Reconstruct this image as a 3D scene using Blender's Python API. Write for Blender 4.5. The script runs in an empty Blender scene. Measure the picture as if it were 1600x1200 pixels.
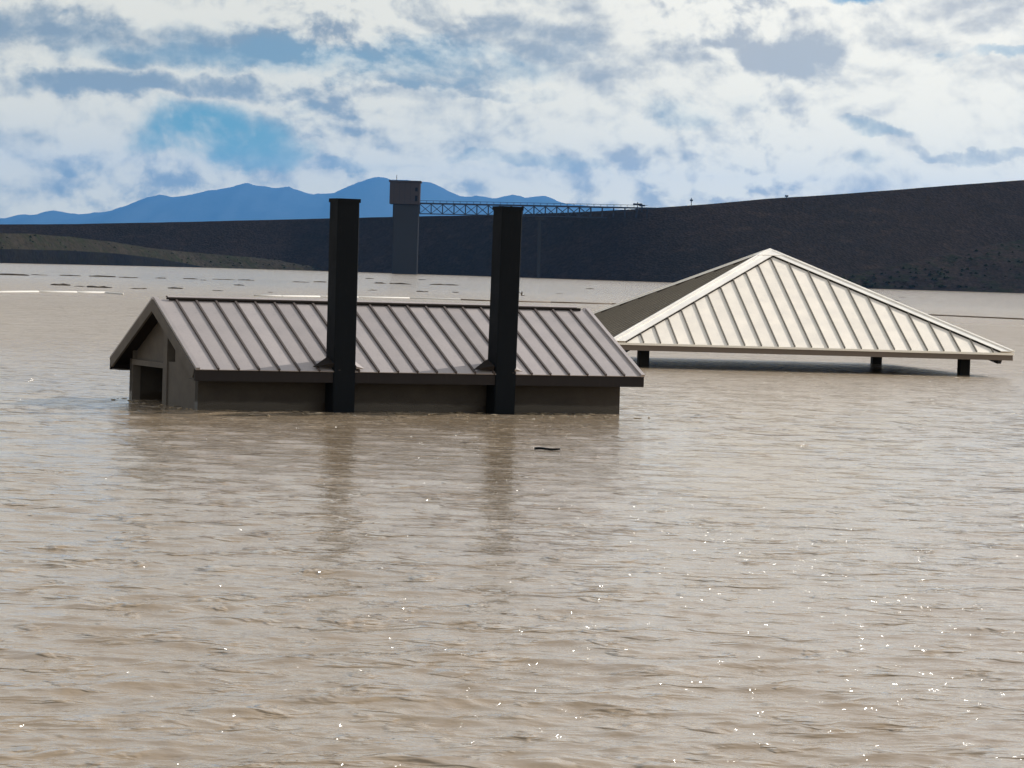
import bpy, bmesh, math, random
import numpy as np
from mathutils import Vector, Matrix, noise
random.seed(7)
R = math.radians
sc = bpy.context.scene
col = sc.collection

# ------------------------------------------------------------------ camera
FPX, ROLL, YH, CAMH = 4936.0, 1.754, 426.0, 2.3
pitch = math.atan((600 - YH) / FPX)
cam_d = bpy.data.cameras.new('camera')
cam = bpy.data.objects.new('camera', cam_d); col.objects.link(cam)
cam_d.sensor_width = 36.0; cam_d.lens = 36.0 * FPX / 1600.0
cam_d.clip_start = 0.1; cam_d.clip_end = 90000
cam.location = (0, 0, CAMH)
cam.rotation_euler = (Matrix.Rotation(R(90) - pitch, 3, 'X') @ Matrix.Rotation(R(ROLL), 3, 'Z')).to_euler()
sc.camera = cam

# ------------------------------------------------------------------ light
SUN_AZ, SUN_EL = 52.0, 32.0            # azimuth from +Y (view direction) towards +X
SUN_STR, SKY_STR, EXPOSURE = 5.0, 0.10, 0.13
sd = bpy.data.lights.new('sun', 'SUN'); sd.energy = SUN_STR; sd.angle = R(0.53); sd.color = (1, .95, .88)
sun = bpy.data.objects.new('sun', sd); col.objects.link(sun)
sv = Vector((math.sin(R(SUN_AZ)) * math.cos(R(SUN_EL)), math.cos(R(SUN_AZ)) * math.cos(R(SUN_EL)), math.sin(R(SUN_EL))))
sun.rotation_euler = sv.to_track_quat('Z', 'Y').to_euler(); sun.location = (60, 40, 60)

world = bpy.data.worlds.new('World'); sc.world = world; world.use_nodes = True
wt = world.node_tree; wt.nodes.clear()

class G:
    """tiny helper to write node graphs"""
    def __init__(s, t): s.t = t
    def n(s, typ, **k):
        o = s.t.nodes.new(typ)
        for a, b in k.items(): setattr(o, a, b)
        return o
    def put(s, sock, v):
        if isinstance(v, bpy.types.NodeSocket): s.t.links.new(v, sock)
        elif v is not None:
            if isinstance(v, (tuple, list)) and len(v) == 3 and sock.type == 'RGBA': v = (*v, 1)
            sock.default_value = v
    def m(s, op, a, b=None, c=None, clamp=False):
        o = s.n('ShaderNodeMath', operation=op, use_clamp=clamp)
        for i, v in enumerate((a, b, c)): s.put(o.inputs[i], v)
        return o.outputs[0]
    def vm(s, op, a, b=None):
        o = s.n('ShaderNodeVectorMath', operation=op); s.put(o.inputs[0], a); s.put(o.inputs[1], b)
        return o.outputs[0]
    def ss(s, x, lo, hi, a=0., b=1.):
        o = s.n('ShaderNodeMapRange', interpolation_type='SMOOTHSTEP')
        for i, v in enumerate((x, lo, hi, a, b)): s.put(o.inputs[i], v)
        return o.outputs[0]
    def lin(s, x, lo, hi, a=0., b=1.):
        o = s.n('ShaderNodeMapRange')
        for i, v in enumerate((x, lo, hi, a, b)): s.put(o.inputs[i], v)
        return o.outputs[0]
    def mix(s, f, a, b, mode='MIX'):
        o = s.n('ShaderNodeMix', data_type='RGBA', blend_type=mode)
        s.put(o.inputs[0], f); s.put(o.inputs[6], a); s.put(o.inputs[7], b)
        return o.outputs[2]
    def noise(s, v, scale, detail=5, rough=.55, dist=0., col=False):
        o = s.n('ShaderNodeTexNoise'); s.put(o.inputs['Vector'], v)
        o.inputs['Scale'].default_value = scale; o.inputs['Detail'].default_value = detail
        o.inputs['Roughness'].default_value = rough; o.inputs['Distortion'].default_value = dist
        return o.outputs[1 if col else 0]
    def comb(s, x, y, z):
        o = s.n('ShaderNodeCombineXYZ')
        for i, v in enumerate((x, y, z)): s.put(o.inputs[i], v)
        return o.outputs[0]

def build_sky():
    g = G(wt)
    tc = g.n('ShaderNodeTexCoord').outputs['Generated']
    sky = g.n('ShaderNodeTexSky', sky_type='NISHITA', sun_disc=False)
    sky.sun_elevation = R(SUN_EL); sky.sun_rotation = R(SUN_AZ); sky.altitude = 500
    sky.air_density = 1.0; sky.dust_density = 0.6; sky.ozone_density = 2.0
    sep = g.n('ShaderNodeSeparateXYZ'); g.put(sep.inputs[0], tc)
    x, y, z = sep.outputs
    az = g.m('ARCTAN2', x, y)
    el = g.m('ARCSINE', z)
    # ---- cloud field on the direction sphere, flattened towards the horizon
    p = g.vm('MULTIPLY', tc, (1.0, 1.0, 1.3))
    warp = g.vm('SUBTRACT', g.noise(p, 16, 3, .5, col=True), (.5, .5, .5))
    ws = g.n('ShaderNodeVectorMath', operation='SCALE'); g.put(ws.inputs[0], warp); ws.inputs['Scale'].default_value = .016
    p2 = g.vm('ADD', p, ws.outputs[0])
    puff = g.noise(p2, 33, 8, .54, .15)
    puff2 = g.noise(g.vm('ADD', p2, (.003, .001, .0075)), 33, 8, .54, .15)
    fine = g.noise(p2, 85, 6, .55)
    fine2 = g.noise(g.vm('ADD', p2, (.001, .0005, .0032)), 85, 6, .55)
    big = g.noise(g.vm('ADD', p, (3.1, 1.7, .4)), 7, 4, .5)
    band = g.noise(g.vm('MULTIPLY', tc, (1, 1, 7.0)), 9, 5, .5)
    # ---- larger cloud bodies, each a patch of the sky: (px, py, rx, ry, darkness, blueness)
    wz = g.n('ShaderNodeSeparateXYZ'); g.put(wz.inputs[0], g.vm('SUBTRACT', g.noise(p, 34, 6, .6, col=True), (.5, .5, .5)))
    azw = g.m('MULTIPLY_ADD', wz.outputs[0], .042, az)
    elw = g.m('MULTIPLY_ADD', wz.outputs[1], .022, el)
    feats = [(325, 212, 92, 40, .3, 1.0), (395, 235, 60, 22, .2, .7), (480, 90, 330, 26, .85, .42), (180, 132, 270, 18, .85, .08), (620, 118, 120, 14, .8, .25),
             (90, 50, 210, 26, .75, .08), (300, 60, 120, 18, .5, .15), (790, 62, 110, 28, .7, .05), (840, 78, 80, 16, .5, .08), (1235, 88, 75, 32, .95, .05),
             (1070, 62, 60, 14, .6, .0), (1310, 2, 48, 12, 0, .9), (1560, 88, 60, 8, .1, .4), (1480, 25, 90, 30, .45, .0),
             (1050, 182, 42, 18, .5, .2), (1340, 198, 52, 10, .6, .25), (1510, 238, 100, 9, .6, .1), (1330, 250, 40, 14, .45, .1),
             (110, 262, 50, 16, .5, .05), (560, 258, 90, 9, .5, .1), (850, 260, 60, 12, .4, .15), (760, 248, 45, 9, .4, .15), (760, 140, 90, 9, .5, .1), (1140, 160, 40, 10, .3, .05),
             (60, 200, 40, 26, .25, .0), (480, 165, 40, 12, .35, .1), (940, 120, 80, 12, .25, .0)]
    dark = None; blue = None
    for (px, py, rx, ry, dk, bl) in feats:
        a0 = (px - 800) / FPX; e0 = (YH + .0306 * (px - 800) - py) / FPX
        dx = g.m('DIVIDE', g.m('SUBTRACT', azw, a0), rx / FPX)
        dy = g.m('DIVIDE', g.m('SUBTRACT', elw, e0), ry / FPX)
        d2 = g.m('MULTIPLY_ADD', dx, dx, g.m('MULTIPLY', dy, dy))
        mk = g.ss(d2, 2.1, .0)
        front = g.m('GREATER_THAN', y, 0.)
        mk = g.m('MULTIPLY', mk, front)
        a = g.m('MULTIPLY', mk, dk); b = g.m('MULTIPLY', mk, bl)
        dark = a if dark is None else g.m('MAXIMUM', dark, a)
        blue = b if blue is None else g.m('MAXIMUM', blue, b)
    # light from the sun side: brighter clouds towards the sun
    dsun = g.n('ShaderNodeVectorMath', operation='DOT_PRODUCT'); g.put(dsun.inputs[0], tc); dsun.inputs[1].default_value = sv
    warm = g.ss(dsun.outputs['Value'], .2, .85)
    emb = g.m('SUBTRACT', puff, puff2)
    embf = g.m('SUBTRACT', fine, fine2)
    soft_ = g.ss(big, .40, .60)              # some cloud decks are smooth, some billowy
    bil = g.m('MULTIPLY_ADD', soft_, .8, .45)
    lit = g.m('MULTIPLY_ADD', g.m('MULTIPLY', g.m('MULTIPLY_ADD', embf, .55, emb), bil), 5.0, .82)
    lit = g.m('ADD', lit, g.m('MULTIPLY', g.m('SUBTRACT', puff, .5), .8))
    lit = g.m('SUBTRACT', lit, g.m('MULTIPLY', g.ss(band, .50, .75), .28))
    high = g.ss(z, .10, .5)
    lit = g.m('SUBTRACT', lit, g.m('MULTIPLY', high, .45))
    lit = g.m('SUBTRACT', lit, g.m('MULTIPLY', dark, .85), clamp=True)
    litm = g.ss(lit, -.08, 1.04)
    tint = g.ss(g.m('MULTIPLY_ADD', big, .08, az), -.06, .16)
    lo_c = g.mix(tint, (.24, .285, .34), (.46, .475, .51))
    hi_c = g.mix(tint, (.78, .78, .74), (.98, .97, .93))
    cloud = g.mix(litm, lo_c, hi_c)
    sk = g.n('ShaderNodeVectorMath', operation='SCALE'); g.put(sk.inputs[0], sky.outputs[0]); sk.inputs['Scale'].default_value = SKY_STR
    skyc = g.mix(1.0, sk.outputs[0], (.19, .43, .70), 'MULTIPLY')
    gap = g.ss(g.m('ADD', g.m('MULTIPLY', puff, .5), g.m('MULTIPLY', big, .5)), g.m('MULTIPLY_ADD', high, .12, .37), g.m('MULTIPLY_ADD', high, .12, .28))
    gap = g.m('MULTIPLY', gap, g.m('MULTIPLY_ADD', high, .40, .60))
    gap = g.m('MAXIMUM', gap, g.m('MULTIPLY', blue, g.ss(puff, .72, .50)))
    colr = g.mix(gap, cloud, skyc)
    # low sky is seen through the longest stretch of air outside the haze: warmer
    s_ = g.m('EXPONENT', g.m('MULTIPLY', g.m('ABSOLUTE', z), -13.))
    colr = g.mix(1., colr, g.comb(g.m('MULTIPLY_ADD', s_, .50, 1.), g.m('MULTIPLY_ADD', s_, .27, 1.), g.m('MULTIPLY_ADD', s_, -.27, 1.)), 'MULTIPLY')
    below = g.ss(z, .0, -.03)
    colr = g.mix(below, colr, (.30, .27, .23))
    bg = g.n('ShaderNodeBackground'); g.put(bg.inputs[0], colr); bg.inputs[1].default_value = 1.0
    out = g.n('ShaderNodeOutputWorld'); g.put(out.inputs[0], bg.outputs[0])
build_sky()
vs = sc.view_settings
vs.view_transform = 'Standard'; vs.look = 'None'; vs.exposure = EXPOSURE; vs.gamma = 1; vs.use_curve_mapping = False
world.cycles.sampling_method = 'AUTOMATIC'

# ------------------------------------------------------------------ helpers
def hy(px): return YH + math.tan(R(ROLL)) * (px - 800)
_rc, _rs = math.cos(R(ROLL)), math.sin(R(ROLL))
def at(px, py, Y):
    """point of the world seen at photograph pixel (px,py) at depth Y"""
    a, b = px - 800, py - 600
    u = a * _rc + b * _rs; v = -a * _rs + b * _rc
    d = Vector((u, FPX, -v)); cp, sp = math.cos(pitch), math.sin(pitch)
    w = Vector((d.x, d.y * cp + d.z * sp, -d.y * sp + d.z * cp))
    return Vector((0, 0, CAMH)) + w * (Y / w.y)
def on_water(px, py):
    p = at(px, py, 100.); q = Vector((0, 0, CAMH)); t = CAMH / (CAMH - p.z)
    return q + (p - q) * t

def link(o, parent=None):
    col.objects.link(o)
    if parent: o.parent = parent
    return o
def mesh(name, verts, faces, mat, smooth=False):
    me = bpy.data.meshes.new(name); me.from_pydata([tuple(v) for v in verts], [], faces); me.update()
    bm = bmesh.new(); bm.from_mesh(me); bmesh.ops.recalc_face_normals(bm, faces=bm.faces); bm.to_mesh(me); bm.free()
    if mat: me.materials.append(mat)
    if smooth: me.polygons.foreach_set('use_smooth', [True] * len(me.polygons))
    return me
def obj(name, me, parent=None): return link(bpy.data.objects.new(name, me), parent)
def empty(name, loc, rz, label, cat, group=None):
    o = bpy.data.objects.new(name, None); o.location = loc; o.rotation_euler = (0, 0, rz); o.empty_display_size = .3
    link(o); tag(o, label, cat, group); return o
def tag(o, label=None, cat=None, group=None, kind=None):
    for k, v in (('label', label), ('category', cat), ('group', group), ('kind', kind)):
        if v: o[k] = v
    return o
class MB:
    def __init__(s): s.v = []; s.f = []
    def hexa(s, P):               # 8 points: bottom 4, top 4
        b = len(s.v); s.v += [tuple(p) for p in P]
        for q in ((0, 3, 2, 1), (4, 5, 6, 7), (0, 1, 5, 4), (1, 2, 6, 5), (2, 3, 7, 6), (3, 0, 4, 7)): s.f.append(tuple(b + i for i in q))
        return s
    def box(s, x0, x1, y0, y1, z0, z1):
        return s.hexa([(x0, y0, z0), (x1, y0, z0), (x1, y1, z0), (x0, y1, z0), (x0, y0, z1), (x1, y0, z1), (x1, y1, z1), (x0, y1, z1)])
    def prism(s, poly, off):      # polygon of 3D points extruded by vector off
        b = len(s.v); n = len(poly); off = Vector(off)
        s.v += [tuple(p) for p in poly] + [tuple(Vector(p) + off) for p in poly]
        s.f.append(tuple(range(b, b + n))); s.f.append(tuple(range(b + 2 * n - 1, b + n - 1, -1)))
        for i in range(n): j = (i + 1) % n; s.f.append((b + i, b + n + i, b + n + j, b + j))
        return s
    def beam(s, a, b, w, h):      # rectangular bar between two points
        a, b = Vector(a), Vector(b); d = (b - a).normalized()
        side = d.cross(Vector((0, 0, 1)))
        side = (side.normalized() if side.length > 1e-4 else Vector((1, 0, 0))) * w / 2
        up = side.cross(d).normalized() * h / 2
        return s.hexa([a - side - up, a + side - up, b + side - up, b - side - up, a - side + up, a + side + up, b + side + up, b - side + up])
    def me(s, name, mat, bevel=0, smooth=False):
        m = mesh(name, s.v, s.f, mat, smooth)
        if bevel:
            bm = bmesh.new(); bm.from_mesh(m)
            bmesh.ops.bevel(bm, geom=bm.edges[:], offset=bevel, segments=1, affect='EDGES'); bm.to_mesh(m); bm.free()
        return m
    def build(s, name, mat, parent=None, bevel=0): return obj(name, s.me(name, mat, bevel), parent)

# ------------------------------------------------------------------ materials
def mat(name, build):
    m = bpy.data.materials.new(name); m.use_nodes = True; t = m.node_tree; t.nodes.clear()
    g = G(t); b = g.n('ShaderNodeBsdfPrincipled'); o = g.n('ShaderNodeOutputMaterial'); g.put(o.inputs[0], b.outputs[0])
    build(g, b); return m
def bump(g, b, h, strength, dist):
    n = g.n('ShaderNodeBump'); n.inputs['Strength'].default_value = strength; n.inputs['Distance'].default_value = dist
    g.put(n.inputs['Height'], h); g.put(b.inputs['Normal'], n.outputs[0]); return n
def painted(name, c, rough=.45, metal=0., var=.06, streak=.12, grime=(.10, .08, .06), spec=.3):
    def f(g, b):
        oc = g.n('ShaderNodeTexCoord').outputs['Object']
        rnd = g.n('ShaderNodeObjectInfo').outputs['Random']
        n1 = g.noise(oc, 2.2, 6, .6); n2 = g.noise(g.vm('MULTIPLY', oc, (9, 9, 1.2)), 3, 5, .65)
        k = g.m('ADD', g.m('MULTIPLY_ADD', rnd, 2 * var, 1 - var), g.m('MULTIPLY', g.m('SUBTRACT', n1, .5), .22))
        kc = g.comb(k, k, k)
        base = g.mix(1., c, kc, 'MULTIPLY')
        g.put(b.inputs['Base Color'], g.mix(g.m('MULTIPLY', g.ss(n2, .5, .8), streak), base, grime))
        g.put(b.inputs['Roughness'], g.lin(n1, .3, .7, rough - .07, rough + .1))
        b.inputs['Metallic'].default_value = metal; b.inputs['Specular IOR Level'].default_value = spec
        bump(g, b, g.noise(oc, 5, 3, .5), .25, .006)
    return mat(name, f)
M = {}
M['roof_brown'] = painted('weathered_taupe_metal', (.42, .375, .36), .42, .35, .09, .28)
M['rib_brown'] = painted('taupe_seam_shade', (.085, .066, .060), .6, 0, .05)  # ribs darkened: the shadow line along each seam is put into the colour
M['roof_cream'] = painted('cream_metal_roofing', (.93, .85, .73), .42, .22, .04, .2, (.4, .32, .25))
M['cap_cream'] = painted('cream_metal_trim', (.95, .90, .82), .40, .3, .02, .06, (.4, .32, .25))
M['shade_dark'] = painted('painted_shade_dark', (.022, .018, .016), .9, spec=.1)  # near-black stand-in for shade under the caps and on the left flashing
M['rib_cream'] = painted('cream_seam_shade', (.17, .15, .12), .6, 0, .05)  # far darker than the cream panels, seam shade put into the colour
M['fascia'] = painted('dark_brown_fascia_paint', (.020, .016, .016), .6, 0, .05, spec=.2)
M['fascia_tan'] = painted('brown_shelter_fascia', (.17, .135, .11), .5, 0, .03)
M['stack'] = painted('black_vent_paint', (.0065, .0085, .011), .75, 0, .03, .05, spec=.1)
M['post'] = painted('dark_bronze_steel', (.018, .017, .017), .7, 0, .05, spec=.15)
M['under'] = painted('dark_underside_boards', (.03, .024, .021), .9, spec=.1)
def f(g, b):
    tc = g.n('ShaderNodeTexCoord'); oc = tc.outputs['Object']; geo = g.n('ShaderNodeNewGeometry').outputs['Position']
    sp = g.n('ShaderNodeSeparateXYZ'); g.put(sp.inputs[0], geo)
    n = g.noise(oc, 3, 6, .65); fine = g.noise(oc, 60, 4, .6)
    c = g.mix(g.lin(n, .3, .7), (.040, .033, .028), (.060, .051, .042))
    edge = g.m('MULTIPLY_ADD', g.noise(g.vm('MULTIPLY', oc, (1, 1, .1)), 4, 5, .6), .12, 0.0)
    wet = g.ss(g.m('SUBTRACT', sp.outputs[2], edge), .10, .04)
    c = g.mix(wet, c, (.035, .026, .018))
    g.put(b.inputs['Base Color'], c); g.put(b.inputs['Roughness'], g.lin(wet, 0, 1, .9, .35))
    bump(g, b, fine, .6, .01)
M['wall'] = mat('split_face_concrete_wall', f)
def f(g, b):
    oc = g.n('ShaderNodeTexCoord').outputs['Object']
    n = g.noise(oc, 3, 6, .65)
    g.put(b.inputs['Base Color'], g.mix(g.lin(n, .3, .7), (.098, .086, .075), (.145, .125, .106)))
    b.inputs['Roughness'].default_value = .85; bump(g, b, g.noise(oc, 50, 4, .6), .5, .008)
M['gable'] = mat('tan_gable_board', f)
def f(g, b):     # volcanic riprap
    oc = g.n('ShaderNodeTexCoord').outputs['Object']
    v = g.n('ShaderNodeTexVoronoi'); g.put(v.inputs['Vector'], oc); v.inputs['Scale'].default_value = .8
    big = g.noise(oc, .012, 6, .6); mid = g.noise(g.vm('MULTIPLY', oc, (1, 1, 3)), .06, 6, .65)
    vs_ = g.n('ShaderNodeSeparateXYZ'); g.put(vs_.inputs[0], v.outputs['Color'])
    c = g.mix(g.lin(big, .35, .65), (.0185, .0160, .0140), (.0265, .0200, .0165))
    c = g.mix(g.m('MULTIPLY', g.ss(mid, .5, .75), .55), c, (.042, .031, .024))
    c = g.mix(1., c, g.comb(*[g.lin(vs_.outputs[0], 0, 1, .75, 1.25)] * 3), 'MULTIPLY')
    g.put(b.inputs['Base Color'], c); b.inputs['Roughness'].default_value = .95
    b.inputs['Specular IOR Level'].default_value = 0.
    bump(g, b, v.outputs['Distance'], .3, .8)
M['riprap'] = mat('dark_riprap', f)
def scrubland(name, a, bb, green, k):
    def f(g, b):
        oc = g.n('ShaderNodeTexCoord').outputs['Object']
        big = g.noise(oc, .02, 6, .6); mid = g.noise(oc, .12, 6, .65); fine = g.noise(oc, .6, 4, .6)
        c = g.mix(g.lin(big, .35, .65), a, bb)
        c = g.mix(g.m('MULTIPLY', g.ss(mid, .48, .62), k), c, green)
        c = g.mix(1., c, g.comb(*[g.lin(fine, .3, .7, .6, 1.4)] * 3), 'MULTIPLY')
        g.put(b.inputs['Base Color'], c); b.inputs['Roughness'].default_value = 1; b.inputs['Specular IOR Level'].default_value = 0.
        bump(g, b, mid, .6, 2.)
    return mat(name, f)
M['hill'] = scrubland('olive_scrub_hill', (.024, .023, .017), (.036, .031, .025), (.018, .024, .012), .6)
M['bank'] = scrubland('dark_bank_soil', (.009, .010, .013), (.014, .014, .014), (.010, .012, .008), .4)
M['hillside'] = scrubland('brown_scrub_hillside', (.018, .015, .014), (.032, .025, .021), (.016, .020, .011), .7)
M['mountain'] = scrubland('far_mountain_rock', (.03, .04, .05), (.05, .055, .06), (.02, .035, .03), .4)
M['bush'] = scrubland('scrub_leaves', (.009, .012, .007), (.018, .022, .010), (.022, .026, .010), .5)
M['ground'] = scrubland('desert_ground', (.10, .08, .06), (.14, .11, .08), (.05, .06, .03), .4)
M['concrete'] = painted('weathered_tower_concrete', (.035, .035, .036), .9, 0, 0, .4, (.012, .012, .012), spec=.0)
M['tower_house'] = painted('tower_house_cladding', (.055, .047, .046), .8, 0, 0, .3, (.03, .025, .02), spec=0.)
M['steel'] = painted('dark_bridge_steel', (.035, .045, .07), .8, 0, .05, spec=.05)
M['drift'] = painted('wet_driftwood', (.07, .055, .042), .7, 0, .3)
M['boom_white'] = painted('white_boom_float', (.60, .58, .54), .6, 0, .12, .3)
M['boom_brown'] = painted('brown_waterlogged_boom', (.13, .09, .055), .6, 0, .15)

# ------------------------------------------------------------------ water
def f(g, b):
    geo = g.n('ShaderNodeNewGeometry').outputs['Position']
    silt = g.noise(g.vm('MULTIPLY', geo, (.35, .12, 1)), 1.0, 5, .6)
    silt2 = g.noise(g.vm('MULTIPLY', geo, (.03, .01, 1)), 1.0, 4, .55)
    c = g.mix(g.lin(g.m('ADD', g.m('MULTIPLY', silt, .5), g.m('MULTIPLY', silt2, .5)), .35, .65), (.268, .198, .126), (.325, .255, .18))
    g.put(b.inputs['Base Color'], c)
    b.inputs['IOR'].default_value = 1.333
    dist = g.n('ShaderNodeVectorMath', operation='LENGTH'); g.put(dist.inputs[0], geo)
    d = dist.outputs['Value']
    g.put(b.inputs['Roughness'], g.m('SUBTRACT', g.ss(d, 36, 100, .06, .29), g.ss(d, 140, 420, 0, .15)))
    fine = g.noise(g.vm('MULTIPLY', geo, (3.2, 6.5, 1)), 2.2, 3, .6)
    mid = g.noise(g.vm('MULTIPLY', geo, (.8, 2.6, 1)), 1.0, 4, .62, .6)
    far = g.noise(g.vm('MULTIPLY', geo, (.12, .5, 1)), 1.0, 5, .6, .4)
    lee0 = g.n('ShaderNodeVectorMath', operation='DISTANCE'); g.put(lee0.inputs[0], g.vm('MULTIPLY', geo, (1, 1, 0))); lee0.inputs[1].default_value = (-2, 39, 0)
    calm_ = g.ss(lee0.outputs['Value'], 3., 10., .6, 1.)
    n1 = g.n('ShaderNodeBump'); g.put(n1.inputs['Strength'], g.lin(d, 15, 90, .85, .3)); n1.inputs['Distance'].default_value = .010; g.put(n1.inputs['Height'], fine)
    n2 = g.n('ShaderNodeBump'); g.put(n2.inputs['Strength'], g.m('MULTIPLY', calm_, g.ss(d, 25, 120, .15, .9))); n2.inputs['Distance'].default_value = .06; g.put(n2.inputs['Height'], mid); g.put(n2.inputs['Normal'], n1.outputs[0])
    n3 = g.n('ShaderNodeBump'); g.put(n3.inputs['Strength'], g.ss(d, 40, 160, 0, 1.)); n3.inputs['Distance'].default_value = .6; g.put(n3.inputs['Height'], far); 
    # short steep wavelet fronts: plateaus with sharp edges
    pos2 = g.vm('MULTIPLY', geo, (2.3, 3.9, 1))
    pl = g.noise(pos2, 1.0, 3, .55, .5); pl2 = g.noise(g.vm('MULTIPLY', geo, (.8, 1.7, 1)), 1.0, 4, .55, .3)
    lee = g.n('ShaderNodeVectorMath', operation='DISTANCE'); g.put(lee.inputs[0], g.vm('MULTIPLY', geo, (1, 1, 0))); lee.inputs[1].default_value = (-2, 39, 0)
    calm = g.ss(lee.outputs['Value'], 3., 10., .45, 1.)
    step = g.m('MULTIPLY', calm, g.m('ADD', g.ss(pl, .56, .67), g.m('MULTIPLY', g.ss(pl2, .55, .63), 1.8)))
    n4 = g.n('ShaderNodeBump'); g.put(n4.inputs['Strength'], g.ss(d, 8, 50, .8, 1.)); g.put(n4.inputs['Distance'], g.lin(d, 10, 60, .012, .045)); g.put(n4.inputs['Height'], step); g.put(n4.inputs['Normal'], n2.outputs[0])
    g.put(n3.inputs['Normal'], n4.outputs[0])
    g.put(b.inputs['Normal'], n3.outputs[0])
    # tiny steep capillary ripples: they throw the sun's glints
    nrm = g.n('ShaderNodeNewGeometry').outputs['Normal']
    cap = g.noise(g.vm('MULTIPLY', geo, (13, 4.5, 1)), 1.0, 1, .5, col=True)
    k_ = g.vm('MULTIPLY', g.vm('SUBTRACT', cap, (.5, .5, .5)), (1, 1, 0))
    # patch of stronger ripple tilt, added to gather sun glints here
    gx = g.n('ShaderNodeVectorMath', operation='DISTANCE'); g.put(gx.inputs[0], g.vm('MULTIPLY', geo, (1, .42, 0))); gx.inputs[1].default_value = (9.5, 19, 0)
    glint_patch = g.ss(g.m('MULTIPLY_ADD', g.noise(geo, .35, 3, .6), 5., gx.outputs['Value']), 15., 7.)
    sc_ = g.n('ShaderNodeVectorMath', operation='SCALE'); g.put(sc_.inputs[0], k_); g.put(sc_.inputs['Scale'], g.m('MULTIPLY_ADD', glint_patch, 15.0, 5.2))
    cn = g.vm('NORMALIZE', g.vm('ADD', nrm, sc_.outputs[0]))
    b.inputs['Coat Weight'].default_value = .13; b.inputs['Coat Roughness'].default_value = .10; b.inputs['Coat IOR'].default_value = 1.33; g.put(b.inputs['Coat Normal'], cn)
M['water'] = mat('muddy_rippled_water', f)

def wave_height(X, Y, S):
    """sum of directional waves; S = local mesh spacing (short waves fade where the mesh cannot carry them)"""
    rng = np.random.RandomState(11)
    H = np.zeros_like(X); DX = np.zeros_like(X); DY = np.zeros_like(X)
    n = 110
    gust = .8 + .4 * np.sin(X * .31 + 1.2 * np.sin(Y * .07)) * np.sin(Y * .11 + .6 * np.sin(X * .2) + 1)
    gust *= 1 - .5 * np.exp(-((X + 2) ** 2 / 45 + (Y - 39) ** 2 / 45))      # calmer water in the lee of the building
    for i in range(n):
        lam = .11 * (1.9 / .11) ** ((i + rng.rand()) / n)
        th = rng.normal(0, R(30)) + R(6)
        k = 2 * math.pi / lam
        kx, ky = k * math.sin(th), k * math.cos(th)
        slope = .0205 * (1.0 if lam < .6 else (lam / .6) ** -.9)
        amp = slope / k
        w = np.clip((lam / (3.0 * S) - .5), 0, 1) * gust * amp
        wob = 1.3 * np.sin(X * rng.uniform(.5, 2.2) + Y * rng.uniform(.3, 1.1) + rng.rand() * 6)
        ph = kx * X + ky * Y + rng.rand() * 6.283 + wob
        H += w * np.sin(ph); c = w * np.cos(ph) * 1.2
        DX += c * math.sin(th); DY += c * math.cos(th)
    return H, DX, DY
def build_water():
    fine = np.arange(-R(15), R(15), .00095)
    coarse = np.concatenate([np.linspace(-math.pi, -R(15), 60)[:-1], fine, np.linspace(R(15), math.pi, 60)])
    th = coarse
    r = [.3]
    while r[-1] < 8: r.append(r[-1] * 1.25)
    r[-1] = 8.
    while r[-1] < 150: r.append(r[-1] + max(.024, r[-1] ** 2 / 11500))
    while r[-1] < 3200: r.append(r[-1] * 1.06)
    r = np.array(r)
    T, RR = np.meshgrid(th, r)
    X = RR * np.sin(T); Y = RR * np.cos(T)
    S = np.maximum(.02, np.gradient(r))[:, None] * np.ones_like(X)
    dth = np.gradient(th)[None, :] * RR
    S = np.maximum(S, dth)
    Z, DX, DY = wave_height(X, Y, S)
    m = (RR < 170) & (RR > 1.0); Z = Z * m; X = X + DX * m; Y = Y + DY * m
    nr, nt = X.shape
    co = np.stack([X, Y, Z], -1).reshape(-1, 3)
    idx = np.arange(nr * nt).reshape(nr, nt)
    q = np.stack([idx[:-1, :-1], idx[:-1, 1:], idx[1:, 1:], idx[1:, :-1]], -1).reshape(-1, 4)[:, ::-1]
    me = bpy.data.meshes.new('water')
    me.vertices.add(len(co)); me.vertices.foreach_set('co', co.astype(np.float32).ravel())
    me.loops.add(q.size); me.loops.foreach_set('vertex_index', q.ravel().astype(np.int32))
    me.polygons.add(len(q)); me.polygons.foreach_set('loop_start', np.arange(0, q.size, 4, dtype=np.int32))
    me.polygons.foreach_set('loop_total', np.full(len(q), 4, dtype=np.int32))
    me.update(calc_edges=True); me.validate()
    me.polygons.foreach_set('use_smooth', np.ones(len(me.polygons), dtype=bool))
    me.materials.append(M['water'])
    if me.polygons[len(me.polygons) // 2].normal.z < 0: me.flip_normals()
    tag(obj('water', me), kind='structure')
build_water()

# ground far below and behind everything
g0 = MB(); N = 24
vv = [(60000 * math.sin(2 * math.pi * i / N) , 60000 * math.cos(2 * math.pi * i / N) , -6) for i in range(N)]
tag(obj('ground', mesh('ground', vv, [tuple(range(N))], M['ground'])), kind='structure')

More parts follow.
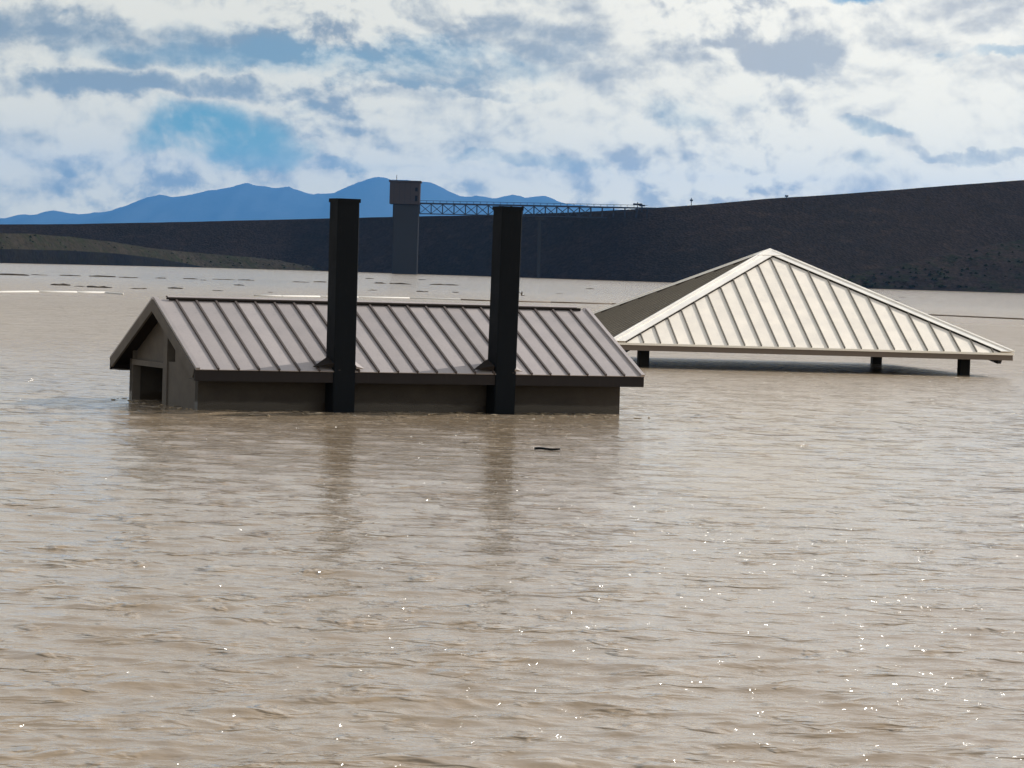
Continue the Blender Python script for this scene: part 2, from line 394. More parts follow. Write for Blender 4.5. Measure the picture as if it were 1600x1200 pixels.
# ------------------------------------------------------------------ terrain ribbons and the dam
def interp(P, x):
    xs = [p[0] for p in P]; return float(np.interp(x, xs, [p[1] for p in P]))
def soft(P, w=170):
    xs = np.arange(P[0][0], P[-1][0] + 1, 20.); ys = np.interp(xs, [p[0] for p in P], [p[1] for p in P])
    return [(float(x), float(np.average(ys, weights=np.exp(-((xs - x) / w) ** 2)))) for x in xs]
def ribbon(name, x0, x1, wl, depth, top, run, material, nx=220, ny=16, bumpy=.6, crest_w=8., back=60., power=1., seed=0.):
    """sloping bank: foot on the water at depth(px), crest line seen at top(px); run = metres back per metre of height"""
    V = []; F = []
    for i in range(nx + 1):
        px = x0 + (x1 - x0) * i / nx
        Yf = interp(depth, px); a = at(px, hy(px) + CAMH * FPX / Yf, Yf); a.z = -3.0
        ty = interp(top, px); Yc = Yf + 30
        for _ in range(12):
            c = at(px, ty, Yc); Yc = Yf + max(4, run * max(c.z, .5))
        c = at(px, ty, Yc)
        foot = Vector((a.x, a.y, 0))
        for j in range(ny + 1):
            t = j / ny
            p = foot.lerp(c, t)
            p.z = c.z * (t ** power)
            k = math.sin(math.pi * min(1, t * 1.0)) if j < ny else .15
            nz = noise.fractal(Vector((p.x * .02 + seed, p.y * .02, seed)), .9, 2.2, 5) * bumpy * 3 + noise.noise(Vector((p.x * .15, p.y * .15, seed))) * bumpy
            p.z += nz * k
            if j == 0: p.z = -3.0; p.y -= 8
            V.append(p)
        V.append(Vector((c.x, c.y + crest_w, c.z)))
        V.append(Vector((c.x, c.y + back + run * c.z, -6.5)))
    m = ny + 3
    for i in range(nx):
        for j in range(m - 1): F.append((i * m + j, (i + 1) * m + j, (i + 1) * m + j + 1, i * m + j + 1))
    me = mesh(name, V, F, material)
    me.polygons.foreach_set('use_smooth', [True] * len(me.polygons))
    return obj(name, me), V

dam_depth = [(-900, 1750), (0, 1850), (300, 1800), (500, 1780), (800, 1560), (1000, 1430), (1300, 1440), (1600, 1480), (2300, 1500)]
dam_depth = soft(dam_depth)
dam_top = [(-900, 366), (0, 350.5), (120, 350), (300, 346.5), (500, 341.5), (610, 339), (760, 336), (880, 332.5), (960, 328.5), (1010, 325.5), (1100, 319.5), (1200, 310.5), (1300, 304), (1400, 296.5), (1500, 288.5), (1600, 281.5), (1900, 262), (2300, 240)]
dam, _ = ribbon('embankment_dam', -900, 2300, None, dam_depth, dam_top, 2.5, M['riprap'], nx=400, ny=22, bumpy=.28, seed=3.)
tag(dam, 'long dark rock-covered embankment dam curving across the far side of the lake', 'dam')

hill, hv = ribbon('hill', -700, 520, None, [(-700, 1250), (0, 1290), (300, 1640), (520, 1760)],
    [(-700, 350), (-100, 362), (0, 364), (60, 366), (110, 370), (180, 379), (240, 389), (320, 396), (400, 403), (460, 412), (520, 424)], 3.0, M['hill'], nx=160, ny=16, bumpy=1.0, power=.8, seed=8.)
tag(hill, kind='structure')
bank, bv = ribbon('shore_bank', -700, 330, None, [(-700, 1080), (0, 1190), (150, 1400), (330, 1640)],
    [(-700, 384), (0, 389), (100, 391), (180, 396), (240, 403), (290, 412), (330, 420)], 1.2, M['bank'], nx=120, ny=8, bumpy=.4, power=.9, seed=12.)
tag(bank, kind='structure')
slope, sv2 = ribbon('hillside', 1180, 2300, None, [(1180, 1420), (1300, 1425), (1600, 1440), (2300, 1440)],
    [(1180, 446), (1250, 440), (1310, 432), (1380, 420), (1450, 403), (1520, 388), (1600, 374), (1900, 330), (2300, 290)], 3.0, M['hillside'], nx=160, ny=18, bumpy=1.1, power=.85, seed=21.)
tag(slope, kind='structure')
# low scrub: uncountable, one object per hillside patch
def scrub(name, V, m, n, zmin, rr):
    B = MB(); rnd = random.Random(5)
    cols = len(V) // m
    for _ in range(n):
        i = rnd.randrange(cols); j = 1 + int((rnd.random() ** 1.6) * (m - 5)); p = V[i * m + j]
        if p.z < zmin: continue
        r = rnd.uniform(*rr); c = Vector((p.x + rnd.uniform(-3, 3), p.y + rnd.uniform(-1, 1), p.z + r * .25))
        b = len(B.v)
        for k in range(6):
            a = k / 6 * 6.283; B.v.append(tuple(c + Vector((math.cos(a) * r * rnd.uniform(.7, 1.3), math.sin(a) * r, rnd.uniform(-.3, .2) * r))))
        B.v.append(tuple(c + Vector((rnd.uniform(-.3, .3) * r, 0, r * rnd.uniform(.6, 1.)))))
        for k in range(6): B.f.append((b + k, b + (k + 1) % 6, b + 6))
        B.f.append(tuple(b + k for k in range(5, -1, -1)))
    return tag(B.build(name, M['bush']), 'scattered dark green desert scrub growing on the far slopes', 'scrub', kind='stuff')
scrub('scrub', [v for v in sv2], 21, 700, .8, (.3, 1.1))
scrub('scrub', [v for v in hv], 19, 450, .8, (.25, .8))

# mountains: blue by the air in front of them
def mountains():
    Yd = 40000.
    top = [(-500, 352), (-300, 344), (-150, 349), (0, 341), (40, 338), (85, 331), (105, 336), (140, 334), (180, 327), (215, 312), (250, 303), (268, 307), (290, 304), (325, 295), (355, 292), (384, 288),
           (398, 291), (412, 291), (430, 296), (452, 294), (470, 299), (487, 305), (505, 302), (520, 300), (540, 291), (562, 282), (585, 277), (612, 280), (640, 282), (665, 286), (690, 292), (715, 302), (738, 307),
           (755, 307), (775, 311), (800, 306), (822, 313), (850, 309), (880, 317), (910, 319), (945, 323), (1000, 331), (1100, 339), (1300, 352), (1700, 362), (2200, 355), (2800, 380)]
    V = []; F = []; nx = 520; ny = 26; x0, x1 = -500, 2800
    for i in range(nx + 1):
        px = x0 + (x1 - x0) * i / nx
        c = at(px, interp(top, px), Yd)
        c.z += 40 * noise.fractal(Vector((c.x * .0015, 1.3, 0)), .7, 2.1, 5)
        rid = noise.noise(Vector((c.x * .0016, 4, 0)))
        foot = Vector((c.x, Yd - 8500, -20))
        for j in range(ny + 1):
            t = j / ny; p = foot.lerp(c, t); p.z = -20 + (c.z + 20) * t ** 1.3
            k = math.sin(math.pi * t)
            r1 = 1 - abs(noise.noise(Vector((p.x * .00052, p.y * .00026, 2)))) * 2
            p.z += k * (190 * (r1 - .5) + 75 * (1 - abs(noise.noise(Vector((p.x * .0019, p.y * .0011, 5)))) * 2)) * min(1, max(.1, c.z / 1070))
            V.append(p)
        V.append(Vector((c.x, Yd + 5500, -20)))
    m = ny + 2
    for i in range(nx):
        for j in range(m - 1): F.append((i * m + j, (i + 1) * m + j, (i + 1) * m + j + 1, i * m + j + 1))
    tag(obj('mountains', mesh('mountains', V, F, M['mountain'], True)), kind='structure')
mountains()

# ------------------------------------------------------------------ intake tower and its footbridge
def tower():
    Y = 1500.
    pL = at(613, 400, Y); pR = at(652, 400, Y); hL = at(609, 300, Y); hR = at(656, 300, Y)
    top = at(632, 282, Y).z; hb = at(632, 319, Y).z
    cx = (pL.x + pR.x) / 2; w = (pR.x - pL.x); hw = hR.x - hL.x
    t = empty('intake_tower', (cx, Y, 0), 0, 'tall concrete intake tower with a boxy hoist house on top, in front of the dam', 'tower')
    MB().box(-w / 2, w / 2, 0, w, -8, hb).build('shaft', M['concrete'], t, .3)
    MB().box(-w / 2 - .5, -w / 2 + .1, 2, w - 2, hb - 9, hb - .1).build('bracket', M['concrete'], t)
    o = hL.x - cx
    MB().box(o, o + hw, -1.2, hw - 1.2, hb, top - .8).build('hoist_house', M['tower_house'], t, .15)
    MB().box(o - .5, o + hw + .5, -1.7, hw - .7, top - .8, top).build('flat_roof', M['tower_house'], t)
    MB().box(o + hw - 2.2, o + hw - 1, -1.26, -1.1, hb + 1.5, hb + 4.2).build('window', M['stack'], t)
    MB().box(o + hw - 2.2, o + hw - 1, -1.26, -1.1, hb + 6.2, hb + 8.).build('window', M['stack'], t)
    for k in range(4): MB().box(o + 2 + k * 2.6, o + 2.12 + k * 2.6, -1.3, -1.19, hb + .2, top - 1).build('panel_seam', M['concrete'], t)
    MB().beam((o + 3, 3, top), (o + 3, 3, top + 2.6), .25, .25).build('mast', M['steel'], t)
    return Vector((cx + o + hw, Y + 4, hb))
ta = tower()
def bridge():
    a = Vector((ta.x, ta.y, 0)); za = at(658, 317.5, ta.y).z
    Ye = 1430 + 2.5 * 33.; e = at(1012, 325, Ye); L = (Vector((e.x, e.y, 0)) - a).length
    ang = math.atan2(e.y - a.y, e.x - a.x); dz = e.z - za
    t = empty('footbridge', (a.x, a.y, za), ang, 'long steel truss footbridge from the intake tower to the dam crest', 'bridge')
    t.rotation_euler = (0, -math.atan2(dz, L), ang)
    W = 3.2; H = 5.0; n = 20; s = L / n
    MB().box(0, L + 4, -W / 2 - .2, W / 2 + .2, -.45, .25).build('deck', M['steel'], t)
    for y in (-W / 2, W / 2):
        MB().box(0, L * .82, y - .16, y + .16, -H - .2, -H + .2).build('bottom_chord', M['steel'], t)
    vm = MB().box(-.15, .15, -.15, .15, -H + .2, -.45).me('post', M['steel'])
    d1 = MB().beam((.15, 0, -H + .25), (s - .15, 0, -.5), .16, .2).me('brace', M['steel'])
    d2 = MB().beam((.15, .0, -.5), (s - .15, .0, -H + .25), .15, .2).me('brace', M['steel'])
    for i in range(n + 1):
        for y in (-W / 2, W / 2):
            o = obj('post', vm, t); o.location = (min(i * s, L - .2), y, 0)
            if i < 15:
                o = obj('brace', d1, t); o.location = (i * s, y, 0)
                o = obj('brace', d2, t); o.location = (i * s, y + .18, 0)
    r = MB()
    for y in (-W / 2 - .1, W / 2 + .1):
        r.box(0, L, y - .05, y + .05, 1.2, 1.32)
        for i in range(int(L / 3.2)): r.box(i * 3.2, i * 3.2 + .1, y - .05, y + .05, .25, 1.2)
    tag(r.build('railing', M['steel'], t))
    px = .0
    xp = L * (834 - 656) / (1012 - 656) * 1.05
    pr = MB().box(xp - .7, xp + .7, -1.8, 1.8, -60, -H - .2); pr.build('pier', M['concrete'], t)
    MB().box(xp - 2.2, xp + 2.2, -2.2, 2.2, -H - 1.8, -H - .2).build('pier_cap', M['concrete'], t)
bridge()
def crest_item(px, hpx, name, label, cat, w=.35, arm=0.):
    Yc = interp(dam_depth, px) + 85; b = at(px, interp(dam_top, px) + 1.5, Yc); h = hpx * Yc / FPX
    t = empty(name, b, 0, label, cat)
    MB().box(-w / 2, w / 2, -w / 2, w / 2, -1, h).build('post', M['steel'], t)
    MB().box(-max(arm, w), max(arm, w), -.3, .3, h * .62, h * .62 + (.8 if arm else .5)).build('crossarm' if arm else 'fitting', M['steel'], t)
crest_item(1080, 13, 'marker_post', 'thin marker post with a small fitting standing on the dam crest', 'post', .35, .7)
crest_item(1229, 4, 'marker_post', 'short stubby post on the dam crest above the shelter roof', 'post', .35, .8)
crest_item(996, 12, 'lamp_post', 'lamp post with a crossarm where the footbridge meets the dam crest', 'lamp post', .4, 2.2)
crest_item(1003, 8, 'gate_post', 'gate post beside the lamp post at the landward end of the footbridge', 'post', .6, 1.5)

# ------------------------------------------------------------------ restroom building
def restroom():
    X0, Y0, YAW = -4.899, 49.088, 0.4322
    L, W, ZE, ZR = 7.755, 4.349, .654, 1.70
    OG, OF, OR = .17, .43, .175
    B = empty('restroom_building', (X0, Y0, 0), YAW, 'flooded restroom building with brown ribbed gable roof and two black vent stacks', 'building')
    al = math.atan2(ZR - ZE, W / 2); ca, sa = math.cos(al), math.sin(al); SL = (W / 2) / ca
    def fr(s, d, n=0.): return Vector((s, d * ca - n * sa, ZE + d * sa + n * ca))           # front slope
    def bk(s, d, n=0.): return Vector((s, W - (d * ca - n * sa), ZE + d * sa + n * ca))     # rear slope
    # roof deck
    deck = MB()
    yi = W / 2
    deck.prism([fr(.03, .02, -.012), fr(.03, SL, -.012), bk(.03, .02, -.012), bk(.03, .02, -.10), Vector((.03, yi, ZR - .13)), fr(.03, .02, -.10)], (L - .06, 0, 0))
    roof = deck.build('roof', M['under'], B)
    n = 23; p = L / n
    pf = MB().prism([fr(.012, -.035), fr(p - .012, -.035), fr(p - .012, SL - .03), fr(.012, SL - .03)], (0, -.012 * sa, .012 * ca)).me('roof_panel', M['roof_brown'])
    pb = MB().prism([bk(.012, -.035), bk(p - .012, -.035), bk(p - .012, SL - .03), bk(.012, SL - .03)], (0, .012 * sa, .012 * ca)).me('roof_panel', M['roof_brown'])
    rf = MB().prism([fr(-.017, -.03, -.002), fr(.017, -.03, -.002), fr(.017, SL - .02, -.002), fr(-.017, SL - .02, -.002)], (0, -.040 * sa, .040 * ca)).me('seam_rib', M['rib_brown'])
    rb = MB().prism([bk(-.017, -.03, -.002), bk(.017, -.03, -.002), bk(.017, SL - .02, -.002), bk(-.017, SL - .02, -.002)], (0, .040 * sa, .040 * ca)).me('seam_rib', M['rib_brown'])
    for i in range(n):
        o = obj('roof_panel', pf, roof); o.location = (i * p, 0, 0); o = obj('roof_panel', pb, roof); o.location = (i * p, 0, 0)
        if i: o = obj('seam_rib', rf, roof); o.location = (i * p, 0, 0); o = obj('seam_rib', rb, roof); o.location = (i * p, 0, 0)
    for q in (fr, bk):           # light edge trim along the rakes
        for s0, s1 in ((-.035, .03), (L - .03, L + .035)):
            MB().prism([q(s0, -.04, .0), q(s1, -.04, .0), q(s1, SL - .02, .0), q(s0, SL - .02, .0)], q(0, 0, .045) - q(0, 0, 0)).build('rake_trim', M['roof_brown'], roof)
        MB().prism([q(.20, SL - .05, .054), q(L - .20, SL - .05, .054), q(L - .20, SL + .001, .054), q(.20, SL + .001, .054)], q(0, 0, .012) - q(0, 0, 0)).build('ridge_cap', M['roof_brown'], roof)
        MB().prism([q(.22, SL - .075, .013), q(L - .14, SL - .075, .013), q(L - .14, SL - .045, .013), q(.22, SL - .045, .013)], q(0, 0, .038) - q(0, 0, 0)).build('ridge_closure_shade', M['shade_dark'], roof)  # dark strip painting in the shaded gap under the ridge cap
    # fascia along both eaves, barge boards on the gables
    MB().box(-.04, L + .04, -.012, .03, ZE - .185, ZE - .014).build('fascia', M['fascia'], B)
    MB().box(-.04, L + .04, W - .03, W + .012, ZE - .185, ZE - .014).build('fascia', M['fascia'], B)
    for q in (fr, bk):
        for s0, s1 in ((-.05, -.012), (L + .012, L + .05)):
            MB().prism([q(s0, -.0, -.002), q(s0, SL, -.002), Vector((s0, yi, ZR - .20)), q(s0, .02, -.165)], (s1 - s0, 0, 0)).build('barge_board', M['gable'], B)
    for t0, t1 in ((.032, OF - .002), (W - OF + .002, W - .032)):
        for s0, s1 in ((-.01, OG - .002),):
            MB().box(s0, s1, t0, t1, ZE - .18, ZE - .165).build('eave_return', M['gable'], B)
        MB().box(OG, L - OR, t0, t1, ZE - .18, ZE - .165).build('soffit', M['under'], B)
    # walls
    t0, t1 = OF, W - OF; th = .14
    def rz(t): return (ZE + min(t, W - t) * sa / ca) - .12
    MB().box(OG, L - OR, t0, t0 + th, -2.2, ZE - .18 + .2).build('wall', M['wall'], B)
    MB().box(OG, L - OR, t1 - th, t1, -2.2, ZE - .18 + .2).build('wall', M['wall'], B)
    def gable_prism(s0, ts, w=th, m='gable', nm='wall'):
        MB().prism([Vector((s0, t, z)) for t, z in ts], (w, 0, 0)).build(nm, M[m], B)
    # far gable, closed
    gable_prism(L - OR - th, [(t0 + th, -2.2), (t1 - th, -2.2), (t1 - th, rz(t1 - th)), (yi, rz(yi)), (t0 + th, rz(t0 + th))])
    # near gable: solid part by the front corner, tall slot vent, post, doorway, beam, recessed upper board
    A, Bv, C, D = 1.58, 1.90, 2.10, 3.765
    gable_prism(OG, [(t0 + th, -2.2), (A, -2.2), (A, rz(A)), (t0 + th, rz(t0 + th))])
    gable_prism(OG, [(A, -2.2), (Bv, -2.2), (Bv, .70), (A, .70)])
    gable_prism(OG - .03, [(Bv, -2.2), (C, -2.2), (C, rz(C)), (Bv, rz(Bv))], w=.17, nm='pillar')
    gable_prism(OG, [(A, rz(A) - .09), (Bv, rz(Bv) - .09), (Bv, rz(Bv)), (A, rz(A))], nm='header')
    gable_prism(OG, [(D, -2.2), (t1 - th, -2.2), (t1 - th, rz(t1 - th)), (D, rz(D))], nm='pillar')
    gable_prism(OG - .015, [(C, .58), (D, .58), (D, .67), (C, .67)], nm='lintel', w=.155)
    gable_prism(OG + .07, [(C, .66), (D, .66), (D, rz(D)), (yi + .0, rz(yi)) if yi > C else (C, rz(C)), (C, rz(C))], nm='gable_board', w=.06)
    # entry vestibule: partition and floor line inside
    gable_prism(1.25, [(C - .1, -2.2), (t1 - th, -2.2), (t1 - th, rz(t1 - th) - .1), (C - .1, rz(C) - .1)], nm='partition', m='wall', w=.1)
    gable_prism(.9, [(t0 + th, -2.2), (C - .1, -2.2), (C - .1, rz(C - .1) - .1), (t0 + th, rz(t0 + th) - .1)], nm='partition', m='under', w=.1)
    # vent stacks
    for s0, s1, top, lean in ((2.275, 2.645, 3.36, -.35), (5.06, 5.42, 3.34, .9)):
        ya, yb = -.04, .32; zt = top
        k = math.tan(R(lean))
        q = MB().hexa([(s0, ya, -2.2), (s1, ya, -2.2), (s1, yb, -2.2), (s0, yb, -2.2), (s0 + k * zt, ya, zt), (s1 + k * zt, ya, zt), (s1 + k * zt, yb, zt), (s0 + k * zt, yb, zt)])
        st = q.build('vent_stack', M['stack'], B, .012)
        MB().box(s0 + k * zt - .012, s1 + k * zt + .012, ya - .012, yb + .012, zt - .03, zt + .03).build('cap', M['stack'], st)
        w = .36
        fl = MB()
        fl.hexa([fr(s0 - w, .02, .055), fr(s0, .02, .055), fr(s0, .33, .055), fr(s0 - .04, .33, .055), fr(s0 - w, .02, .06), fr(s0, .02, .13), fr(s0, .33, .09), fr(s0 - .04, .33, .06)])
        fl.build('flashing', M['shade_dark'], st)  # shaded left side put into this flashing's dark colour
        fl = MB()
        fl.hexa([fr(s1, -.02, .056), fr(s1 + .14, -.02, .056), fr(s1 + .05, .30, .056), fr(s1, .30, .056), fr(s1, -.02, .10), fr(s1 + .14, -.02, .06), fr(s1 + .05, .30, .06), fr(s1, .30, .10)])
        fl.build('flashing', M['roof_brown'], st)
restroom()

# ------------------------------------------------------------------ picnic shelter
def shelter():
    X0, Y0, YAW, S, ZE, ZR, INS = 2.518, 79.635, .1552, 10.441, .627, 3.089, .977
    c = Vector((math.cos(YAW), math.sin(YAW), 0)); nn = Vector((-math.sin(YAW), math.cos(YAW), 0))
    ctr = Vector((X0, Y0, 0)) + (c + nn) * S / 2
    B = empty('picnic_shelter', ctr, YAW, 'flooded picnic shelter with cream metal pyramid roof, standing in water behind the restroom', 'shelter')
    H = S / 2; al = math.atan2(ZR - ZE, H); ca, sa = math.cos(al), math.sin(al)
    roof_bm = MB(); o = .03
    ap = Vector((0, 0, ZR - .03))
    q = [Vector((x * (H - o), y * (H - o), ZE - .02)) for x, y in ((-1, -1), (1, -1), (1, 1), (-1, 1))]
    low = [v + Vector((0, 0, -.10)) for v in q]; b = 0
    roof_bm.v = [tuple(v) for v in q + low] + [tuple(ap), tuple(ap + Vector((0, 0, -.14)))]
    for i in range(4):
        j = (i + 1) % 4; roof_bm.f += [(i, j, 8), (4 + j, 4 + i, 9), (i, 4 + i, 4 + j, j)]
    roof = roof_bm.build('roof', M['under'], B)
    off, pit = .0746 * S, .04172 * S
    seams = [off + k * pit for k in range(-1, 22)]
    seams = [s for s in seams if .12 < s < S - .12]
    edges = [0.] + seams + [S]
    CW = .10
    for face in range(4):
        rot = Matrix.Rotation(face * math.pi / 2, 4, 'Z')
        def F(s, d, n=0.):       # s along the eave, d = plan distance inward, n = off the surface
            return rot @ Vector((s - H, -H + d - n * sa, ZE + d * sa / ca + n * ca))
        up = F(0, 0, 1) - F(0, 0, 0)
        for a, b_ in zip(edges[:-1], edges[1:]):
            g = .014 * .6
            a2, b2 = a + g, b_ - g
            top = lambda s: max(0, min(s, S - s) - CW)
            P = [F(a2, -.03), F(b2, -.03), F(b2, top(b2))]
            if a2 < H < b2: P.append(F(H, top(H)))
            P.append(F(a2, top(a2)))
            if top(a2) < .01: P = P[:-1] + ([F(a2, 0.0)] if True else [])
            MB().prism(P, up * .012).build('roof_panel', M['roof_cream'], roof)
        for s in seams:
            d = min(s, S - s) - CW
            if d < .1: continue
            MB().prism([F(s - .011, -.028, -.0), F(s + .011, -.028, -.0), F(s + .011, d, -.0), F(s - .011, d, -.0)], up * .049).build('seam_rib', M['rib_cream'], roof)
        # hip caps: one wing on either side of each hip, lifted to the top of the ribs
        for sgn in (0, 1):
            def K(u, w, n):      # u along hip (plan), w away from the hip
                s = u + w if sgn == 0 else S - u - w
                return F(s, max(-.04, u), n)
            wing = .34
            MB().prism([K(-.04, 0, .052), K(H - .12, 0, .052), K(H - .12 - .0, wing * .9, .052) if False else K(H - wing - .02, wing, .052), K(-.04, wing, .052)], up * .012).build('hip_cap', M['cap_cream'], roof)
            MB().prism([K(.0, wing - .02, .013), K(H - wing, wing - .02, .013), K(H - wing, wing + .02, .013), K(.0, wing + .02, .013)], up * .037).build('hip_closure_shade', M['shade_dark'], roof)  # dark strip standing in for the shade beneath the hip cap edge
            MB().prism([K(-.03, 0.001, .066), K(H - .10, 0.001, .066), K(H - .10, .07, .066), K(-.03, .07, .066)], up * .02).build('hip_bead', M['cap_cream'], roof)
        # fascia and eave drip
        MB().prism([F(-.02, -.012, 0) + Vector((0, 0, -.02)), F(S + .02, -.012, 0) + Vector((0, 0, -.02)), F(S + .02, -.012) + Vector((0, 0, -.19)), F(-.02, -.012) + Vector((0, 0, -.19))], F(0, .03, 0) - F(0, 0, 0) + Vector((0, 0, -.03 * sa / ca))).build('fascia', M['fascia_tan'], B)
        MB().prism([F(-.03, -.05) + Vector((0, 0, .02)), F(S + .03, -.05) + Vector((0, 0, .02)), F(S + .03, -.05) + Vector((0, 0, -.035)), F(-.03, -.05) + Vector((0, 0, -.035))], (F(0, .036, 0) - F(0, 0, 0)) * 1.0 + Vector((0, 0, -.03 * sa / ca))).build('drip_edge', M['cap_cream'], B)
        # post and hip rafter at the corner
        pc = rot @ Vector((-H + INS, -H + INS, 0)); w = .135
        MB().box(pc.x - w, pc.x + w, pc.y - w, pc.y + w, -2.2, ZE - .05 + INS * sa / ca).build('post', M['post'], B, .01)
        e1 = rot @ Vector((-H + .22, -H + .22, ZE - .14)); e2 = rot @ Vector((-.3, -.3, ZR - .42))
        MB().beam(e1, e2, .2, .32).build('hip_rafter', M['post'], B)
        # purlin between the posts, up under the roof
        m1 = rot @ Vector((-H + INS + .14, -H + INS, ZE + INS * sa / ca - .22)); m2 = rot @ Vector((H - INS - .14, -H + INS, ZE + INS * sa / ca - .22))
        MB().beam(m1, m2, .16, .2).build('beam', M['post'], B)
    # raised peak cap; the dark solid box below paints in the gap's shade
    MB().box(-.30, .30, -.30, .30, ZR - .24, ZR - .09).build('vent_gap_shade', M['shade_dark'], roof)
    tp = (ZR - ZE) / H; hh = .40
    pk = MB(); pk.v = [(x * hh, y * hh, ZR + .085 - hh * tp + dz) for dz in (-.02, 0) for x, y in ((-1, -1), (1, -1), (1, 1), (-1, 1))] + [(0, 0, ZR + .085)]
    pk.f = [(3, 2, 1, 0), (0, 1, 5, 4), (1, 2, 6, 5), (2, 3, 7, 6), (3, 0, 4, 7), (4, 5, 8), (5, 6, 8), (6, 7, 8), (7, 4, 8)]
    pk.build('peak_cap', M['cap_cream'], roof)
shelter()

# ------------------------------------------------------------------ floating things
def boom(name, pts, r, m, label, parts=None):
    P = [on_water(*p) for p in pts]; ctr = sum(P, Vector()) / len(P)
    t = empty(name, (ctr.x, ctr.y, 0), 0, label, 'boom')
    for i in range(len(P) - 1):
        a, b = P[i], P[i + 1]
        k = max(1, int((b - a).length / 9.0))
        for j in range(k):
            p, q = a.lerp(b, (j + .001) / k), a.lerp(b, (j + .999) / k)
            d = (q - p).normalized(); sd = Vector((-d.y, d.x, 0)); V = []; F = []
            rings = [(0, .55), (.01, 1), (.5, 1.0), (.99, 1), (1, .55)]
            for (u, kk) in rings:
                c = p.lerp(q, u) - ctr + Vector((0, 0, .02)); rr = r * kk * random.uniform(.92, 1.08)
                for s in range(8):
                    an = s / 8 * 6.283; V.append(c + sd * math.cos(an) * rr + Vector((0, 0, math.sin(an) * rr * .9)))
            for a_ in range(4):
                for s in range(8): F.append((a_ * 8 + s, a_ * 8 + (s + 1) % 8, (a_ + 1) * 8 + (s + 1) % 8, (a_ + 1) * 8 + s))
            F.append(tuple(range(8))); F.append(tuple(range(39, 31, -1)))
            w = m if isinstance(m, str) else m[i]
            obj('float', mesh('float', V, F, M[w], True), t)
boom('floating_boom', [(-120, 457.5), (0, 457), (60, 456.5), (120, 457.5), (165, 458), (192, 460.5)], .10, 'boom_white', 'white floating boom ending left of the restroom roof')
boom('floating_boom', [(397, 462.5), (440, 463.5), (500, 464), (560, 465), (640, 466.5), (720, 469), (760, 470.5), (860, 473), (955, 475.5), (1100, 479), (1300, 486), (1480, 494), (1600, 499.5), (1760, 505)],
     .09, ['boom_white'] * 4 + ['boom_white'] + ['boom_brown'] * 8, 'long floating boom, white at its left end, running behind the restroom and the shelter')

def drift_mesh(seed, L):
    rnd = random.Random(seed); V = []; F = []; n = 7; w = rnd.uniform(.05, .19) * min(1, L / 2)
    for i in range(n):
        u = i / (n - 1); k = math.sin(math.pi * (u * .86 + .07)) ** .5
        cx = (u - .5) * L; cy = rnd.uniform(-.3, .3); cz = .02 + rnd.uniform(-.02, .05)
        for s in range(6):
            an = s / 6 * 6.283; V.append((cx, cy + math.cos(an) * w * 2 * k, cz + math.sin(an) * w * k * rnd.uniform(.7, 1.2)))
    for i in range(n - 1):
        for s in range(6): F.append((i * 6 + s, i * 6 + (s + 1) % 6, (i + 1) * 6 + (s + 1) % 6, (i + 1) * 6 + s))
    F.append(tuple(range(6))); F.append(tuple(range(n * 6 - 1, n * 6 - 7, -1)))
    return mesh('driftwood', V, F, M['drift'], True)
drifts = [(20, 430, 50), (62, 430, 26), (110, 431, 34), (160, 432.5, 44), (200, 434, 30), (252, 435, 20), (298, 436, 24), (318, 438, 10), (350, 437, 36), (385, 438, 30), (470, 441, 26), (500, 441, 20),
          (95, 446, 30), (125, 448, 16), (155, 449.5, 40), (218, 451.5, 26), (275, 451, 26), (340, 454.5, 18), (374, 446, 14), (422, 457, 8),
          (578, 435.5, 14), (594, 443, 18), (626, 444, 34), (694, 445.5, 50), (660, 437.5, 12), (582, 454, 16), (660, 456, 24), (712, 457.5, 10), (874, 459, 14), (922, 451.5, 14), (1410, 465, 12), (1440, 466, 9), (1400, 470, 8)]
ORD = 'leftmost second third fourth fifth sixth seventh eighth ninth tenth eleventh twelfth'.split()
def zone(d):
    px, py, _ = d
    if px < 515: return 'in the row nearest the dam, left of the left stack' if py < 442 else 'in the nearer row, left of the left stack'
    if px < 765: return 'seen between the two stacks'
    if px < 1000: return 'on the far water between the right stack and the shelter'
    return 'on the water beyond the right slope of the shelter roof'
count = {}
for i, (px, py, wpx) in enumerate(sorted(drifts)):
    c = on_water(px, py); L = wpx * c.y / FPX
    o = obj('driftwood', drift_mesh(i, L)); o.location = (c.x, c.y, 0); o.rotation_euler = (0, 0, random.uniform(-.5, .5))
    z = zone((px, py, wpx)); k = count.get(z, 0); count[z] = k + 1
    w = ORD[k] if k == 0 else ORD[k] + ' from left'
    tag(o, 'dark driftwood ' + z + ', ' + w, 'driftwood', 'driftwood scattered over the far water')
# upright snag beside the right-hand stack
c = on_water(814, 462)
sn = MB(); sn.beam((0, 0, -.4), (.10, 0, .42), .12, .12); sn.beam((.05, 0, .2), (-.22, 0, .34), .06, .06); sn.beam((.02, 0, .02), (.36, .1, .06), .1, .07)
o = sn.build('snag', M['drift'], None, .01); o.location = (c.x, c.y, 0)
tag(o, 'small dark snag poking upright from the water just right of the right vent stack', 'snag')
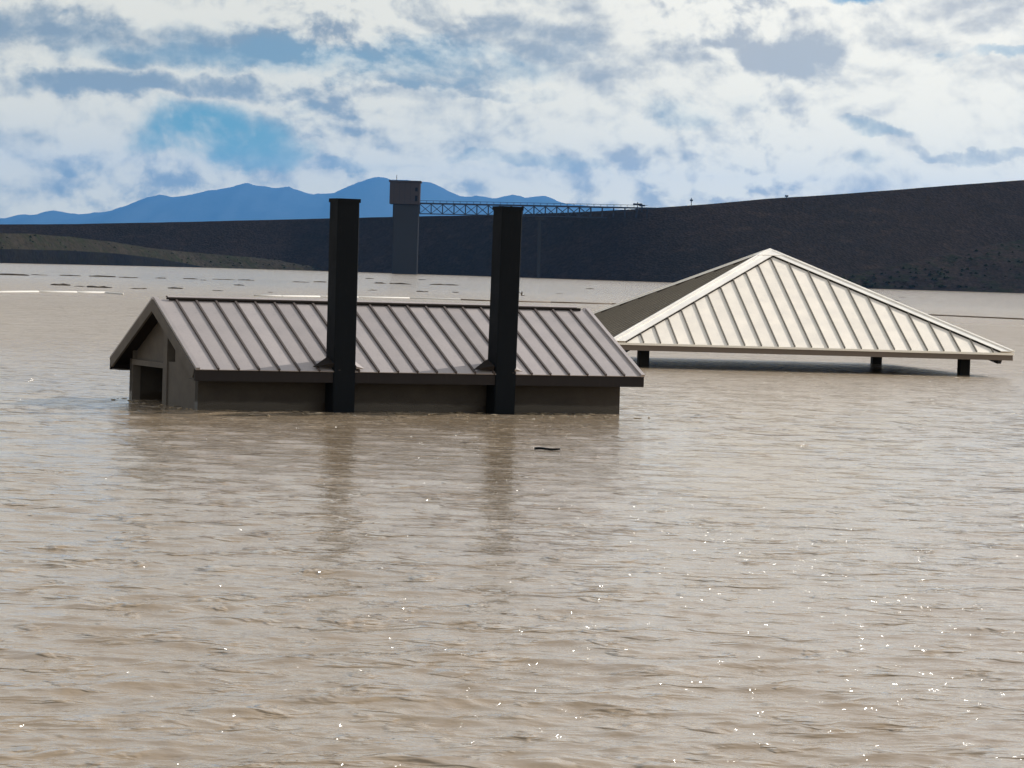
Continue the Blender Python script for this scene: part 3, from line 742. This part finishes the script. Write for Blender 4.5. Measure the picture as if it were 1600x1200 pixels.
# stick near the restroom
def stick():
    c = on_water(855, 704); V = []; F = []; n = 8; L = 40 * c.y / FPX
    for i in range(n):
        u = i / (n - 1); r = .018 * (1 - .35 * u)
        p = Vector(((u - .5) * L, .01 * math.sin(u * 5), .012 + .006 * math.sin(u * 7)))
        for s in range(7):
            a = s / 7 * 6.283; V.append(p + Vector((0, math.cos(a) * r * 1.6, math.sin(a) * r)))
    for i in range(n - 1):
        for s in range(7): F.append((i * 7 + s, i * 7 + (s + 1) % 7, (i + 1) * 7 + (s + 1) % 7, (i + 1) * 7 + s))
    F.append(tuple(range(7))); F.append(tuple(range(n * 7 - 1, n * 7 - 8, -1)))
    o = obj('floating_stick', mesh('floating_stick', V, F, M['stack'], True)); o.location = (c.x, c.y, .01); o.rotation_euler = (0, 0, .05)
    tag(o, 'short dark stick floating on the muddy water in front of the restroom', 'stick')
stick()

# scum and foam flecks gathered along the walls and posts
def scum():
    rnd = random.Random(3); B = MB(); ux, uy = math.cos(.4322), math.sin(.4322)
    def fleck(x, y, rx, ry):
        b = len(B.v); n = 7
        for k in range(n):
            a = k / n * 6.283; q = rnd.uniform(.6, 1.2); B.v.append((x + math.cos(a) * rx * q, y + math.sin(a) * ry * q, .006))
        B.v.append((x, y, .012)); B.v.append((x, y, -.03))
        for k in range(n): B.f.append((b + k, b + (k + 1) % n, b + n)); B.f.append((b + (k + 1) % n, b + k, b + n + 1))
    for _ in range(70):
        s = rnd.uniform(0, 7.7); t = .40 - abs(rnd.gauss(0, .9)) - .03
        fleck(-4.899 + s * ux - t * uy, 49.088 + s * uy + t * ux, rnd.uniform(.02, .10), rnd.uniform(.02, .06))
    for _ in range(16):
        t = rnd.uniform(.4, 3.9); s = .1 - abs(rnd.gauss(0, .25))
        fleck(-4.899 + s * ux - t * uy, 49.088 + s * uy + t * ux, rnd.uniform(.02, .05), rnd.uniform(.01, .03))
    tag(B.build('scum', M['scum']), 'pale foam and scum flecks gathered on the water along the restroom walls', 'scum', kind='stuff')
M['scum'] = painted('dirty_foam', (.36, .29, .20), .9, 0, 0, .5)
scum()

# ------------------------------------------------------------------ air
def haze():
    o = MB().box(-30000, 30000, -400, 46500, -9, 1500).build('haze', None)
    m = bpy.data.materials.new('haze_air'); m.use_nodes = True; t = m.node_tree; t.nodes.clear()
    v = t.nodes.new('ShaderNodeVolumePrincipled'); ou = t.nodes.new('ShaderNodeOutputMaterial')
    v.inputs['Color'].default_value = (.13, .44, 1.0, 1); v.inputs['Density'].default_value = 2.0e-5; v.inputs['Anisotropy'].default_value = .2
    t.links.new(v.outputs[0], ou.inputs['Volume']); o.data.materials.append(m)
    tag(o, 'thin blue air between the lake and the far mountains', 'haze', kind='stuff')
haze()
